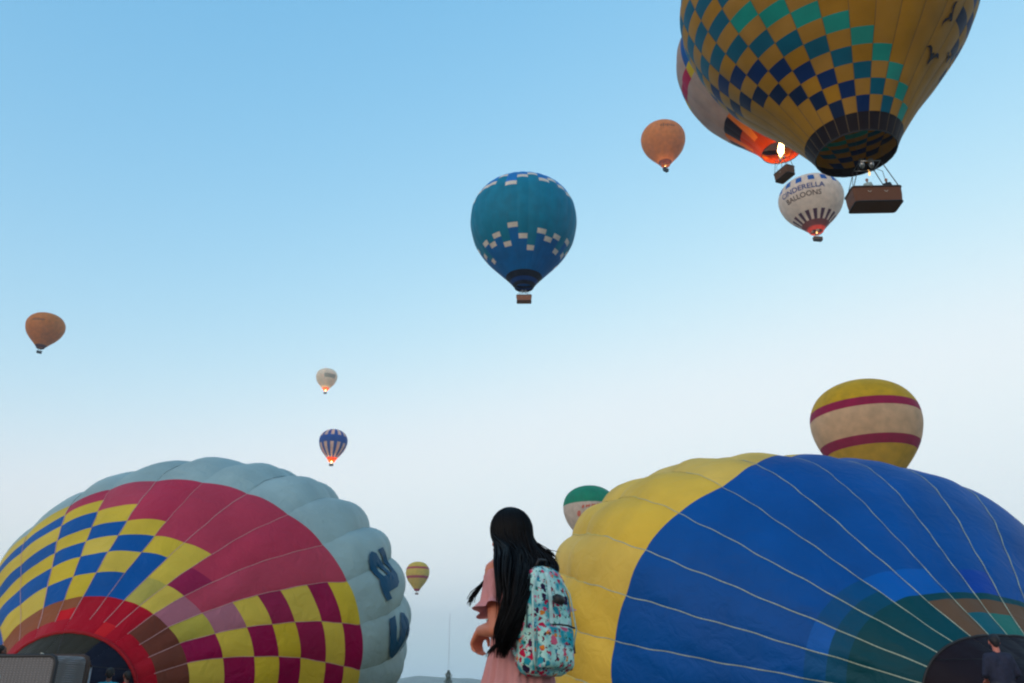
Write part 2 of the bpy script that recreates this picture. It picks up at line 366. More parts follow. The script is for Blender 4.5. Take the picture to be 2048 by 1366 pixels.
# ------------------------------------------------------------------ baskets and burners
def basket(parent, size=(3.2, 1.5, 1.1), z=-3.4, yaw=0, mouth_r=2.2, burner_z=None, flame=0, detail=True, col=(120, 78, 48), x0=0, y0=0, M=None):
    sx, sy, sz = size; M = M or (Matrix.Translation((x0, y0, z)) @ Matrix.Rotation(yaw, 4, 'Z'))
    bm = bmesh.new()
    # wicker walls flare slightly towards the rim
    def ring(zz, k, inset=0):
        pts = []; rx, ry, cr = sx / 2 * k - inset, sy / 2 * k - inset, .14
        for cx, cy, a0 in ((1, 1, 0), (-1, 1, 90), (-1, -1, 180), (1, -1, 270)):
            for a in (0, 30, 60, 90):
                an = R_(a0 + a); pts.append(bm.verts.new(M @ Vector((cx * (rx - cr) + cr * math.cos(an), cy * (ry - cr) + cr * math.sin(an), zz))))
        return pts
    rs = [ring(0, .95), ring(sz * .5, .99), ring(sz, 1.0), ring(sz, 1.0, .07), ring(.06, .95, .07)]
    for a, b_ in zip(rs, rs[1:]):
        for k in range(16): bm.faces.new((a[k], a[(k + 1) % 16], b_[(k + 1) % 16], b_[k]))
    bm.faces.new(rs[0][::-1]); bm.faces.new(rs[-1])
    bk = bm_obj('basket', bm, wicker(col), parent, smooth=False)
    def rail(name, zz, k, rad, mat):
        pts = []
        for cx, cy, a0 in ((1, 1, 0), (-1, 1, 90), (-1, -1, 180), (1, -1, 270)):
            for a in (0, 45, 90):
                an = R_(a0 + a); pts.append(M @ Vector((cx * (sx / 2 * k - .14) + .14 * math.cos(an), cy * (sy / 2 * k - .14) + .14 * math.sin(an), zz)))
        b2 = bmesh.new(); add_tube(b2, pts + pts[:1], rad, 6, caps=False); return bm_obj(name, b2, mat, bk)
    rail('rim', sz + .02, 1.0, .065, LEATHER); rail('base_rail', .03, .96, .05, DARK)
    if detail:
        for k in range(1, int(sx / .8)):
            x = -sx / 2 + sx * k / int(sx / .8)
            for s in (-1, 1): tube('rope_handle', [M @ Vector((x - .1, s * (sy / 2 + .01), sz * .72)), M @ Vector((x, s * (sy / 2 + .05), sz * .6)), M @ Vector((x + .1, s * (sy / 2 + .01), sz * .72))], .018, TAPE, bk, 5)
            b2 = bmesh.new(); add_box(b2, (x, 0, sz * .5), (.05, sy * .9, sz * .9), M); bm_obj('partition', b2, wicker(col), bk, smooth=False)
    # burner frame on four uprights, flying wires to the mouth
    bz = burner_z if burner_z is not None else sz + 1.05
    fx, fy = min(sx * .28, .65), sy * .38
    b2 = bmesh.new(); cs = [Vector((fx, fy, bz)), Vector((-fx, fy, bz)), Vector((-fx, -fy, bz)), Vector((fx, -fy, bz))]; cs = [M @ c for c in cs]
    add_tube(b2, cs + cs[:1], .03, 6, caps=False); bu = bm_obj('burner_frame', b2, STEEL, parent)
    for i, (ax_, ay) in enumerate(((1, 1), (-1, 1), (-1, -1), (1, -1))):
        tube('upright', [M @ Vector((ax_ * (sx / 2 - .1), ay * (sy / 2 - .08), sz)), cs[i]], .028, DARK, bu, 6)
    for s in (-1, 1):
        tube('burner', [M @ Vector((s * fx * .45, 0, bz - .15)), M @ Vector((s * fx * .45, 0, bz + .12)), M @ Vector((s * fx * .45, 0, bz + .5))], [.09, .17, .15], STEEL, bu, 10)
        tube('fuel_hose', [M @ Vector((s * fx * .45, .03, bz - .1)), M @ Vector((s * (fx + .3), .1, bz - .35)), M @ Vector((s * (sx / 2 - .35), .2, sz - .1))], .02, DARK, bu, 5)
    return bk, bu, cs, M
def wires(parent, cs, rim_pts, mat=None):
    for i, p in enumerate(rim_pts):
        c = min(cs, key=lambda c: (c - Vector(p)).length)
        tube('flying_wire', [c, Vector(p)], .007, mat or DARK, parent, 4)
def flame(parent, base, h=2.2, r=.24, power=1500, strength=14, light=True):
    bm = bmesh.new(); pts, rad = [], []
    for k in range(9):
        u = k / 8; pts.append(Vector(base) + Vector((.10 * h * u * math.sin(4 * u), .05 * h * math.sin(7 * u) * u, h * u))); rad.append(max(.01, r * (math.sin(math.pi * min(1, u * 1.25 + .12)) ** .8 if u < .72 else .0) + r * .5 * max(0, 1 - u) * .6))
    add_tube(bm, pts, rad, 12)
    for v in bm.verts:
        w = noise.noise(v.co * (2.6 / max(r, .1)) * .35); v.co += Vector((w * r * .7, noise.noise(v.co * 3 + Vector((5, 0, 0))) * r * .7, w * r))
    f = bm_obj('flame', bm, emit((1.0, .52, .16), strength), parent)
    if light:
        l = bpy.data.lights.new('burner_light', 'POINT'); l.energy = power; l.color = (1, .52, .18); l.shadow_soft_size = .35
        lo = bpy.data.objects.new('burner_light', l); COL.objects.link(lo); lo.parent = parent; lo.location = Vector(base) + Vector((0, 0, h * .6))
    return f

def flying(name_label, px, py, wpx, D, ng, rows, colour, palette, yaw=0, ls=.94, rm=0, bul=0, bulge=.05, merge=True, nsub=4, dt=.03, transl=.22, bsize=(2.6, 1.4, 1.05), byaw=0,
           drop=3.3, fl=0, flame_h=2.2, loc=None, detail=False, tapes=None, seam_off=0.0, wrinkle=.1, power=1500, category='hot air balloon', basket_col=(120, 78, 48), strength=14, bx=0):
    R = D / 2
    if loc is None:
        d = ray(px, py); loc = CAMP + d * (D * FPX / wpx) / (d @ FW) - np.array([0, 0, 1.22 * R * ls])
    root = empty('hot_air_balloon', loc); tag(root, name_label, category)
    S = upright(R, ls, rm, bul); env = Envelope(root, S, ng, uniform(ng, seam_off + yaw), lambda t: bulge + 0 * t)
    rim = env.ring(root, 0.0, .05, DARK, name='envelope')
    mat = lambda k: fabric(palette[k], transl, wrinkle=wrinkle)
    env.build(rows, colour, mat, rim, merge=merge, nsub=nsub, dt=dt)
    b2 = bmesh.new(); V = env.point(np.full(ng, env.tmax), np.arange(ng)); c = b2.verts.new(Vector(V.mean(0)) + Vector((0, 0, .02))); vv = [b2.verts.new(Vector(v)) for v in V]
    for k in range(ng): b2.faces.new((c, vv[k], vv[(k + 1) % ng]))
    bm_obj('crown_cap', b2, mat(colour(0, len(rows) - 2)), rim)
    if tapes: env.tapes(rim, tapes[0], tapes[1])
    bk, bu, cs, M = basket(root, bsize, -drop, byaw, detail=detail, burner_z=drop - .9, col=basket_col, x0=bx)
    rp = env.point(np.zeros(8), np.arange(8) * ng / 8.0 + .001); wires(bu, cs, rp)
    if fl: flame(bu, M @ Vector((0, 0, drop - .4)), flame_h, power=power, strength=strength)
    return root, env, rim

# ================================================================== flying balloons
ALL_BALLOONS = {}
# --- big gold balloon with spiralling checks
GOLD, NAVY, NAVY2, TEAL, TURQ, NOMEX = (174, 126, 50), (14, 36, 74), (8, 44, 100), (8, 94, 122), (40, 150, 140), (30, 18, 26)
rows_big = [0, .0425] + [.0425 + .0365 * k for k in range(1, 16)] + [.70, .8, .9, .996]
def col_big(g, k):
    g = (g + 8) % 27 - 8
    if k == 0: return 'nomex'
    r = k - 1
    if r > 15: return 'gold'
    gg = g if g <= 8 else g - 14
    s = r + gg
    if (s % 2) or s < 2: return 'gold'
    if s == 2: return 'navy'
    if s == 4: return 'navy2'
    if s == 6: return 'teal'
    if s == 8: return 'turq' if gg >= 0 else 'teal'
    if s in (10, 12, 14) and gg <= (8 - s) // 2 + 1: return 'teal'
    return 'gold'
root, env, rim = flying('huge gold balloon with spiralling blue and turquoise checks and dark skirt', 0, 0, 0, 20, 27, rows_big, col_big,
    dict(gold=GOLD, navy=NAVY, navy2=NAVY2, teal=TEAL, turq=TURQ, nomex=NOMEX), loc=(22.07, 42.59, 32.57), ls=.8385, rm=.045, bul=-.037, bulge=.03, merge=False, nsub=5, dt=.0125,
    seam_off=R_(200), bsize=(3.0, 1.4, 1.05), byaw=R_(-2), drop=4.0, basket_col=(136, 80, 48), bx=.55, detail=True, tapes=(.035, plain((104, 80, 48), .7)), transl=.16)
BIRD = [(-1.0, .12), (-.7, .30), (-.42, .27), (-.16, .05), (0, .16), (.10, .16), (.2, .02), (.42, .32), (.72, .38), (1.0, .2), (.66, .18), (.42, .04), (.22, -.16), (.04, -.5), (-.12, -.42), (-.1, -.16), (-.38, .02), (-.66, .16)]
gdeg = lambda th: (th - 200) / (360 / 27)
for th, tt, s, rot in ((314.8, .203, 1.15, 0), (312.5, .29, .9, 1.3), (335, .25, .8, .4)):
    pl = [(x * math.cos(rot) - y * math.sin(rot), x * math.sin(rot) + y * math.cos(rot)) for x, y in BIRD]
    decal([(x * s, y * s) for x, y in pl], env, lambda y, tt=tt: tt + y / 26.0, lambda x, th=th: gdeg(th) + x / 1.75, fabric((34, 28, 44)), rim, 'bird_emblem', off=.06)
flame(root, (.6, .0, -1.6), .4, .05, strength=2, light=False)
big_root = root

# --- pale balloon partly hidden behind it, burner alight
P2 = dict(pale=(178, 156, 148), blue=(12, 84, 160), yel=(206, 178, 40), mag=(180, 30, 80), black=(36, 24, 40), red=(176, 66, 32), org=(226, 120, 40))
rows2 = [0, .05, .11, .19, .30, .40, .455, .52, .62, .8, .996]
def col2(g, k):
    if k == 0: return 'red'
    if k == 1: return 'org' if g % 3 == 0 else 'red'
    if k == 2: return 'black' if g % 3 else 'org'
    if k == 3: return 'black' if g % 6 == 1 else 'pale'
    if k == 5: return 'yel' if g % 4 < 2 else 'mag'
    if k in (6, 7): return 'blue' if g % 4 < 2 else 'pale'
    return 'pale'
d = ray(1562, 305); loc2 = CAMP + d * 87 / (d @ FW)
flying('pale balloon with blue and yellow petals, burner alight, half hidden by the gold balloon', 0, 0, 0, 20, 24, rows2, col2, P2, loc=loc2, ls=.86, bulge=.04, merge=False, nsub=4, dt=.02,
       seam_off=.1, bsize=(2.1, 1.1, .9), byaw=R_(112), drop=3.3, detail=True, fl=1, flame_h=3.0, power=800, transl=.28, strength=26)

# --- blue and teal balloon with white blocks
PB = dict(teal=(0, 130, 164), blue=(0, 108, 178), sky=(30, 128, 205), white=(236, 220, 206), dark=(22, 26, 44), mid=(12, 56, 120))
white_t = {180: .253, 192.5: .188, 206: .291, 218.8: .258, 231.5: .298, 243.5: .231, 255.5: .333, 268: .266, 280.2: .201, 292.2: .303, 303.8: .268, 316: .301, 328.8: .228, 338.5: .323, 353: .253}
top_t = {226: .649, 254.2: .607, 267: .674, 293.8: .649, 240.5: .712, 280: .709, 316: .644, 202.3: .652}
ngb = 29; off_b = R_(249.6)
def gidx(th): return int(math.floor((th - 249.6) / (360 / ngb))) % ngb
WT = {}
for th, t in white_t.items(): WT[gidx(th)] = t
for g in range(ngb): WT.setdefault(g, .21 + .12 * ((g * 7) % 5) / 4)
TT = {gidx(th): t for th, t in top_t.items()}
for g in range(ngb): TT.setdefault(g, (.62, .68, .655)[g % 3])
root = empty('hot_air_balloon', (2.19, 131.24, 69.08)); tag(root, 'blue and teal balloon with scattered white rectangles floating alone mid sky', 'hot air balloon')
envb = Envelope(root, upright(10, .94, -.03, .036), ngb, uniform(ngb, off_b), lambda t: .045 + 0 * t)
rimb = envb.ring(root, 0, .05, DARK, name='envelope')
for g in range(ngb):
    w, tp = WT[g], TT[g]
    segs = [(0, .022, 'dark'), (.022, .045, 'mid'), (.045, .082, 'dark'), (.082, w - .0145, 'blue'), (w - .0145, w + .0145, 'white'), (w + .0145, tp - .016, 'teal'), (tp - .016, tp + .016, 'white'), (tp + .016, .996, 'sky')]
    for t0, t1, c in segs:
        v, f, n = envb.grid(g, g + 1, t0, t1, 4, .025); mesh_obj('panel', v, f, fabric(PB[c], .22), rimb, normals=n)
bk, bu, cs, M = basket(root, (2.7, 1.4, 1.1), -2.9, 0, burner_z=2.0, col=(190, 120, 84)); wires(bu, cs, envb.point(np.zeros(8), np.arange(8) * ngb / 8.0 + .001))

# --- white balloon with blue dashes and lettering
PCN = dict(white=(232, 214, 200), blue=(16, 92, 176), purp=(84, 44, 70), red=(190, 70, 60), brown=(120, 62, 60))
rows_c = [0, .05, .12, .15, .235, .56, .585, .675, .80, .996]
def col_c(g, k):
    if k in (0, 1): return 'red' if k == 0 else 'brown'
    if k in (2, 3): return 'purp' if g % 2 == 0 else 'white'
    if k == 6: return 'blue' if g % 2 == 0 else 'white'
    return 'white'
root, env, rim = flying('white balloon lettered in blue and brown with blue dashes round its shoulder', 1624, 412, 125, 20, 32, rows_c, col_c, PCN, bulge=.02, byaw=R_(10), drop=3.0, nsub=3, transl=.3,
    fl=1, flame_h=.9, power=900, strength=3, bsize=(2.8, 1.4, 1.0), basket_col=(110, 74, 52), ls=.80)
gc = lambda th: (math.degrees(th)) / (360 / 32)
cc = math.atan2(-root.location.y, -root.location.x)
thc = math.degrees(cc) % 360 - 14
wrap_text('CINDERELLA', env, lambda y: .475 + y / 29.0, lambda x: (thc + np.degrees(x / 10.0)) / (360 / 32), 2.55, fabric((40, 70, 140)), rim, bold=.035, off=.08)
wrap_text('BALLOONS', env, lambda y: .385 + y / 29.0, lambda x: (thc + np.degrees(x / 10.0)) / (360 / 32), 2.45, fabric((88, 66, 60)), rim, bold=.03, off=.08)

# --- two plain orange balloons
PO = dict(org=(216, 136, 66), skirt=(92, 52, 44), dark=(52, 34, 40))
for lab, px, py, w, fl_, pw, t_y, in (('orange balloon glowing yellow at its mouth, smudge of dark lettering', 1327, 290, 88, 1, 2200, 0), ('orange balloon drifting alone low over the field, unlit', 89, 662, 71, 0, 0, 1)):
    root, env, rim = flying(lab, px, py, w, 20, 24, [0, .06, .3, .6, .996], lambda g, k: 'skirt' if k == 0 else 'org', PO, bulge=.03, drop=3.0, nsub=3, dt=.04, fl=fl_, flame_h=1.0, strength=3, power=pw, transl=.35,
        byaw=R_(40), bsize=(2.6, 1.5, 1.1), basket_col=(40, 60, 72) if t_y else (48, 44, 52), ls=.92 if not t_y else .86)
    th0 = math.degrees(math.atan2(-root.location.y, -root.location.x)) % 360
    # worn script, too far away to read: a row of slanted strokes
    for q in range(7):
        x0 = -3 + q * .95; hh = (1.0, 1.5, .9, 1.3, .8, 1.2, .9)[q]
        poly = [(x0, -hh * .5), (x0 + .45, -hh * .5), (x0 + .72, hh * .55), (x0 + .3, hh * .6)]
        decal(poly, env, lambda y: (.545 if t_y else .56) + y / 29., lambda x: (th0 + (14 if not t_y else -26) + np.degrees(x / 10)) / 15.0, fabric((96, 70, 62)), rim, 'lettering', off=.08)

# --- small far balloons
PW = dict(white=(226, 220, 205), green=(150, 158, 150), red=(214, 110, 70))
flying('small white balloon with lit orange mouth above the striped one', 653, 759, 42, 18, 16, [0, .08, .42, .55, .996], lambda g, k: 'red' if k == 0 else ('green' if k == 2 and g in (12, 13, 14) else 'white'), PW, bulge=.03, drop=3, nsub=3, dt=.05, fl=1, flame_h=2, power=3500, transl=.35, ls=.9, strength=20)
PS = dict(blue=(16, 76, 168), white=(222, 196, 180), red=(214, 84, 50))
flying('small blue balloon with white stripes above and below its blue belt, burner lit', 666, 891, 56, 18, 24, [0, .10, .46, .62, .82, .996], lambda g, k: 'red' if k == 0 else (('blue' if g % 2 else 'white') if k in (1, 3) else 'blue'), PS, bulge=.03, drop=2.6, nsub=3, dt=.05, fl=1, flame_h=2.6, power=6500, transl=.35, ls=.98, strength=24)
PY = dict(yel=(216, 186, 70), red=(178, 52, 70))
flying('small yellow balloon with two red bands near the grey envelope side', 835, 1152, 47, 18, 20, [0, .06, .36, .43, .60, .66, .996], lambda g, k: 'red' if k in (0, 2, 4) else 'yel', PY, bulge=.03, drop=2.6, nsub=3, dt=.05, ls=1.0)
# --- green topped balloon and big striped one, feet hidden by the blue and yellow envelope
PG = dict(green=(20, 140, 108), white=(224, 200, 186))
root, env, rim = flying('green topped pinkish white balloon peeking over the yellow envelope', 1180, 1031, 106, 18, 24, [0, .3, .55, .996], lambda g, k: 'green' if k == 2 else 'white', PG, bulge=.06, drop=2.8, nsub=4, dt=.03, transl=.3)
th0 = math.degrees(math.atan2(-root.location.y, -root.location.x)) % 360
for q, (x0, y0, w, h) in enumerate([(-2.2, 0, .9, 1.1), (-1.0, .1, .6, .9), (-.2, .25, .8, .8), (.8, .3, .5, 1.2), (1.5, .4, .8, .8), (2.6, .5, .7, 1.0), (3.5, .55, .6, .8), (-4.0, -2.0, 1.5, 1.9), (-1.9, -1.7, .8, .8)]):
    n = 12; poly = [(x0 + w / 2 * math.cos(2 * math.pi * k / n) + .2 * math.sin(2 * math.pi * k / n), y0 + h / 2 * math.sin(2 * math.pi * k / n)) for k in range(n)]
    decal(poly, env, lambda y: .49 + y / 26., lambda x: (th0 + np.degrees(x / 9)) / 15.0, fabric((216, 110, 84)), rim, 'lettering', off=.07)
PST = dict(yel=(216, 172, 52), red=(166, 30, 76), beige=(226, 186, 150))
flying('yellow and beige balloon with two wide crimson bands behind the blue envelope', 1736, 874, 210, 20, 24, [0, .2, .318, .378, .555, .61, .996], lambda g, k: 'red' if k in (2, 4) else ('beige' if k == 3 else 'yel'), PST, bulge=.012, drop=3.2, nsub=5, dt=.02, ls=.92, transl=.25)

# ================================================================== envelopes lying on the field
QR = (10.0803, 18.0899, .54066, -.20955, .21774, 7.36664, .69209, .45139, .72052, 1.82047, .09486, 2.50641)
QL = (-11.6097, 22.9147, .78245, .05286, .26263, 7.14845, .86886, .4605, .822, 1.12844, .12917, 1.98953)
# --- blue and yellow
root = empty('hot_air_balloon', QR[:3]); tag(root, 'blue and yellow balloon lying on the field, mouth open, half inflated', 'hot air balloon')
SR = lying(QR)
env = Envelope(root, SR, 28, uniform(28, R_(7.7)), lambda t: .03 + .125 * sstep(t, .36, .62), flip=1, wob=R_(.16), slack=.032, seed=4)
rimR = env.ring(root, 0, .03, DARK, name='envelope')
CR = dict(bleed1=(0, 76, 108), bleed2=(0, 79, 136), blue=(0, 80, 158), blue2=(0, 94, 182), blue3=(4, 68, 168), yel=(226, 186, 84), green=(2, 70, 82), brown=(104, 78, 58), turq=(16, 92, 108), turq2=(40, 112, 104))  # green, brown, turquoise and blue-green paint light coming through from the far side
thg = lambda g: (7.7 + (g + .5) * 360 / 28) % 360
def bnd(g):
    th = np.mod(7.7 + np.asarray(g, float) * 360 / 28, 360.0); x = np.clip((128 - th) / 46, 0, 1); x = np.where(th < 180, x * x * (3 - 2 * x), 0)
    return .332 + .17 * x * np.clip((th + 20) / 40, 0, 1) + .012 * np.clip((th - 160) / 20, 0, 1)
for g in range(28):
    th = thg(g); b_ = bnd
    low = 'brown' if 55 < th < 112 else 'green'  # light showing through near the mouth, put into the panel colours
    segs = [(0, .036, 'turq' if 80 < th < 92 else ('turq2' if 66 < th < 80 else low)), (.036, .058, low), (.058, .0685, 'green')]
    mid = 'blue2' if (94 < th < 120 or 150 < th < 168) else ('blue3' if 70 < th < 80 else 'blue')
    segs += [(.0685, .088, 'bleed1' if th > 118 else mid), (.088, .11, 'bleed2' if th > 118 and mid == 'blue' else mid), (.11, b_, 'blue'), (b_, .996, 'yel')]  # first two rows fade that painted light into the blue in steps
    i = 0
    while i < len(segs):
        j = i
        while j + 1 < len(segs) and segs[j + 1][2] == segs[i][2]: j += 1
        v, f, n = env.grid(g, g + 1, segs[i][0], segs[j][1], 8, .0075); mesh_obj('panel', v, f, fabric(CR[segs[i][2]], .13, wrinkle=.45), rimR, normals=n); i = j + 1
env.tapes(rimR, .021, plain((160, 172, 156), .7), 0, .43)
for g in range(28):
    T = np.linspace(.43, .97, 70); V = np.stack([env.point(T, g - .012 + 0 * T, .01), env.point(T, g + .012 + 0 * T, .012)], 1).reshape(-1, 3)
    mesh_obj('load_tape', V, [(2 * i, 2 * i + 1, 2 * i + 3, 2 * i + 2) for i in range(69)], plain((200, 180, 96), .7), rimR)
# dark fireproof scoop narrowing from the mouth towards the burner
def scoop(env, S, parent, length, k, colour, ng, name='scoop_panel'):
    c = env.point(np.zeros(ng), np.arange(ng)).mean(0)
    for g in range(ng):
        G = np.linspace(g, g + 1 - 1e-6, 5); R0 = env.point(np.zeros(5), G); V = []
        for j in range(6):
            u = j / 5; P = c + (R0 - c) * (1 - (1 - k) * u) - S.axis * length * u - np.array([0, 0, .25 * u]); P[:, 2] = np.maximum(P[:, 2], S.floor + .02); V.append(P)
        F = [(j * 5 + i, j * 5 + i + 1, j * 5 + i + 6, j * 5 + i + 5) for j in range(5) for i in range(4)]
        mesh_obj(name, np.vstack(V), F, colour(g), parent)
scoop(env, SR, rimR, 1.3, .72, lambda g: fabric((28, 16, 24), .02), 28)
Mb = Matrix.Translation(Vector(SR.axis) * -5.6 + Vector((0, 0, 1.45))) @ Matrix.Rotation(-QR[3], 4, 'Z') @ Matrix.Rotation(R_(-90), 4, 'X')
bk, bu, cs, M = basket(root, (2.6, 1.5, 1.1), burner_z=2.2, M=Mb)
wires(bu, cs, env.point(np.zeros(8), np.arange(8) * 3.5 + .001))

# --- pink, white, blue and yellow checks
root = empty('hot_air_balloon', QL[:3]); tag(root, 'pink and white balloon with checked panels lying on the field, red rimmed mouth', 'hot air balloon')
SL = lying(QL)
TH0 = [136, 120, 107, 96, 82, 71.5, 62, 52, 39.5, 27, 13.5]; TH1 = [137, 121, 108, 94, 80, 66.5, 52, 37, 23, 8, -7]
for i in range(1, 15): TH0.append(13.5 - i * 237.5 / 15); TH1.append(-7 - i * 216 / 15)
TH0.append(136 - 360); TH1.append(137 - 360)
TH0 = np.radians(TH0 + [TH0[1] - 360]); TH1 = np.radians(TH1 + [TH1[1] - 360])
def seamL(g, t):
    g = np.asarray(g).astype(int); w = np.floor_divide(g, 25); g = g - 25 * w; s = np.clip((t - .06) / .25, 0, 1)
    return TH0[g] * (1 - s) + TH1[g] * s - 2 * math.pi * w
env = Envelope(root, SL, 25, seamL, lambda t: .03 + .115 * sstep(t, .28, .5), flip=1, wob=R_(.12), slack=.03, seed=9)
# here gores run clockwise, so the lettering reads with them
rimL = env.ring(root, 0, .06, fabric((170, 20, 34)), name='envelope')
CL = dict(blue=(0, 84, 160), yel=(214, 184, 70), pink=(184, 62, 86), mag=(150, 22, 72), white=(158, 180, 182), red=(176, 18, 38), brown=(150, 84, 52), dbrown=(112, 58, 44), tan=(186, 170, 80), red2=(206, 26, 34), pale=(176, 112, 126))
TE = [.058, .1, .14, .174, .206, .246, .28, .315]
names = 'ABCDEFGHIJK'
pat = {0: 'yel blue yel blue yel blue yel', 1: 'blue yel blue yel blue yel pink', 2: 'yel blue yel blue yel pink pink', 3: 'blue yel blue yel pink pink pink', 4: 'blue blue yel pink pink pink pink', 5: 'tan yel yel pink pink pink pink',
       6: 'yel mag pink pink pink pink pink', 7: 'pale pink pink pink pink pink pink', 8: 'tan pale yel mag yel mag yel', 9: 'mag yel mag yel mag yel mag', 10: 'yel mag yel mag yel mag yel', 11: 'mag yel mag yel mag yel mag'}
for g in range(25):
    if g in pat: cs_ = pat[g].split()
    elif g >= 20: cs_ = [('blue', 'yel')[(g + k + 1) % 2] for k in range(7)]
    else: cs_ = [('mag', 'yel')[(g + k) % 2] for k in range(7)]
    side = 'brown' if (g < 3 or g > 18) else ('red' if g < 7 else 'dbrown')
    segs = [(0, .022, 'red' if g != 5 else 'red2'), (.022, .040, 'red2' if g == 2 else side), (.040, .058, side)]
    segs += [(TE[k], TE[k + 1], cs_[k]) for k in range(7)] + [(.315, .6, 'white'), (.6, .996, 'white')]
    i = 0
    while i < len(segs):
        j = i
        while j + 1 < len(segs) and segs[j + 1][2] == segs[i][2]: j += 1
        v, f, n = env.grid(g, g + 1, segs[i][0], segs[j][1], 8, .0075); mesh_obj('panel', v, f, fabric(CL[segs[i][2]], .13, wrinkle=.45), rimL, normals=n); i = j + 1
env.tapes(rimL, .016, plain((200, 150, 150), .7), .02, .315)
# two big letters on the white crown half, one to each pair of gores
for ch, th_c in (('a', 20.5), ('s', 0.0)):
    def gf(x, th_c=th_c): return 10 - ((th_c + 7) / 15.0) + x / 1.85
    wrap_text(ch, env, lambda y: .385 + y * .039, gf, 4.7, fabric((0, 76, 112), .1), rimL, bold=.10, off=.05)
scoop(env, SL, rimL, 1.5, .66, lambda g: fabric((18, 17, 34), .02) if 5 < g < 11 else fabric((52, 44, 30), .03), 25)  # scoop added to darken the mouth; olive and navy stand for its shaded inside
Mb = Matrix.Translation(Vector(SL.axis) * -4.6 + Vector((1.35, 0, 1.22))) @ Matrix.Rotation(-.1, 4, 'Z') @ Matrix.Rotation(R_(-90), 4, 'X')
bk, bu, cs, M = basket(root, (1.7, 1.5, 1.1), burner_z=1.9, M=Mb, col=(150, 142, 142))
wires(bu, cs, env.point(np.zeros(8), np.arange(8) * 3.1 + .001))

# ================================================================== people
def capsules(bones, voxel, smooth=3):
    """one continuous skin from tapered limbs: all volumes fused by a voxel remesh"""
    bm = bmesh.new()
    for a, b_, ra, rb in bones:
        a, b_ = Vector(a), Vector(b_)
        for p, rr in ((a, ra), (b_, rb)):
            g = bmesh.ops.create_icosphere(bm, subdivisions=2, radius=rr); bmesh.ops.translate(bm, verts=g['verts'], vec=p)
        if (b_ - a).length > 1e-4: add_tube(bm, [a, b_], [ra, rb], 14)
    me = bpy.data.meshes.new('tmp'); bm.to_mesh(me); bm.free()
    return fuse(me, voxel, smooth)
def fuse(me, voxel, smooth=3):
    o = bpy.data.objects.new('tmp', me); COL.objects.link(o)
    md = o.modifiers.new('r', 'REMESH'); md.mode = 'VOXEL'; md.voxel_size = voxel
    dg = bpy.context.evaluated_depsgraph_get(); m2 = bpy.data.meshes.new_from_object(o.evaluated_get(dg)); bpy.data.objects.remove(o); bpy.data.meshes.remove(me)
    bm = bmesh.new(); bm.from_mesh(m2)
    for _ in range(smooth): bmesh.ops.smooth_vert(bm, verts=bm.verts, factor=.5, use_axis_x=True, use_axis_y=True, use_axis_z=True)
    bm.to_mesh(m2); bm.free(); m2.polygons.foreach_set('use_smooth', [True] * len(m2.polygons)); m2.update()
    return m2
def part(name, me, mat, parent):
    if not me.materials: me.materials.append(None)
    o = bpy.data.objects.new(name, me); COL.objects.link(o); o.parent = parent
    o.material_slots[0].link = 'OBJECT'; o.material_slots[0].material = mat; return o
def skin_mat(c): return plain(c, .5, var=.08, scale=14)
def hand_bones(w, d, down, side, s=1.0, curl=.6):
    """palm, four fingers of unequal length bent at the knuckles, thumb from the side of the palm"""
    w, d, side = Vector(w), Vector(d).normalized(), Vector(side).normalized(); n = Vector(down).normalized()
    out = []; k = w + d * .085 * s
    for i, (off, ln) in enumerate(((-.030, .070), (-.010, .080), (.010, .075), (.029, .058))):
        b0 = w + d * .02 * s + side * off * .6 * s; b1 = k + side * off * s; out.append((b0, b1, .016 * s, .011 * s))
        d1 = (d * math.cos(curl) + n * math.sin(curl)); d2 = (d * math.cos(curl * 2.2) + n * math.sin(curl * 2.2))
        m = b1 + d1 * ln * .55 * s; out += [(b1, m, .0095 * s, .0085 * s), (m, m + d2 * ln * .45 * s, .0085 * s, .007 * s)]
    t0 = w + d * .02 * s - side * .03 * s; t1 = t0 + (d * .6 - side * .6 + n * .4).normalized() * .04 * s; t2 = t1 + (d * .9 + n * .5).normalized() * .03 * s
    out += [(t0, t1, .013 * s, .011 * s), (t1, t2, .011 * s, .0085 * s)]
    return out
def head_bones(c, f, s=1.0):
    """skull, jaw, nose and ears; c = centre of the head, f = the way it faces"""
    c, f = Vector(c), Vector(f).normalized(); l = Vector((0, 0, 1)).cross(f).normalized(); u = Vector((0, 0, 1))
    P = lambda a, b_, z: c + (f * a + l * b_ + u * z) * s
    return [(P(-.022, 0, .028), P(.012, 0, .03), .082 * s, .078 * s), (P(.02, 0, -.02), P(.045, 0, -.075), .062 * s, .030 * s), (P(.086, 0, .0), P(.104, 0, -.024), .009 * s, .014 * s),
            (P(.082, .0, -.055), P(.084, 0, -.06), .018 * s, .016 * s), (P(-.005, .076, .0), P(-.01, .082, -.03), .016 * s, .011 * s), (P(-.005, -.076, .0), P(-.01, -.082, -.03), .016 * s, .011 * s)]
def face(parent, c, f, lip=(140, 70, 66)):
    c, f = Vector(c), Vector(f).normalized(); l = Vector((0, 0, 1)).cross(f).normalized(); u = Vector((0, 0, 1))
    for s in (-1, 1):
        bm = bmesh.new(); bmesh.ops.create_icosphere(bm, subdivisions=2, radius=.012)
        for v in bm.verts: v.co += c + f * .079 + l * .032 * s + u * .004
        bm_obj('eye', bm, plain((24, 18, 16), .2), parent)
        tube('eyebrow', [c + f * .086 + l * .016 * s + u * .026, c + f * .084 + l * .033 * s + u * .031, c + f * .074 + l * .05 * s + u * .024], [.003, .004, .002], plain((22, 16, 14), .7), parent, 5)
    tube('mouth', [c + f * .088 + l * .024 + u * -.054, c + f * .098 + u * -.054, c + f * .088 - l * .024 + u * -.054], [.003, .007, .003], plain(lip, .5), parent, 6)

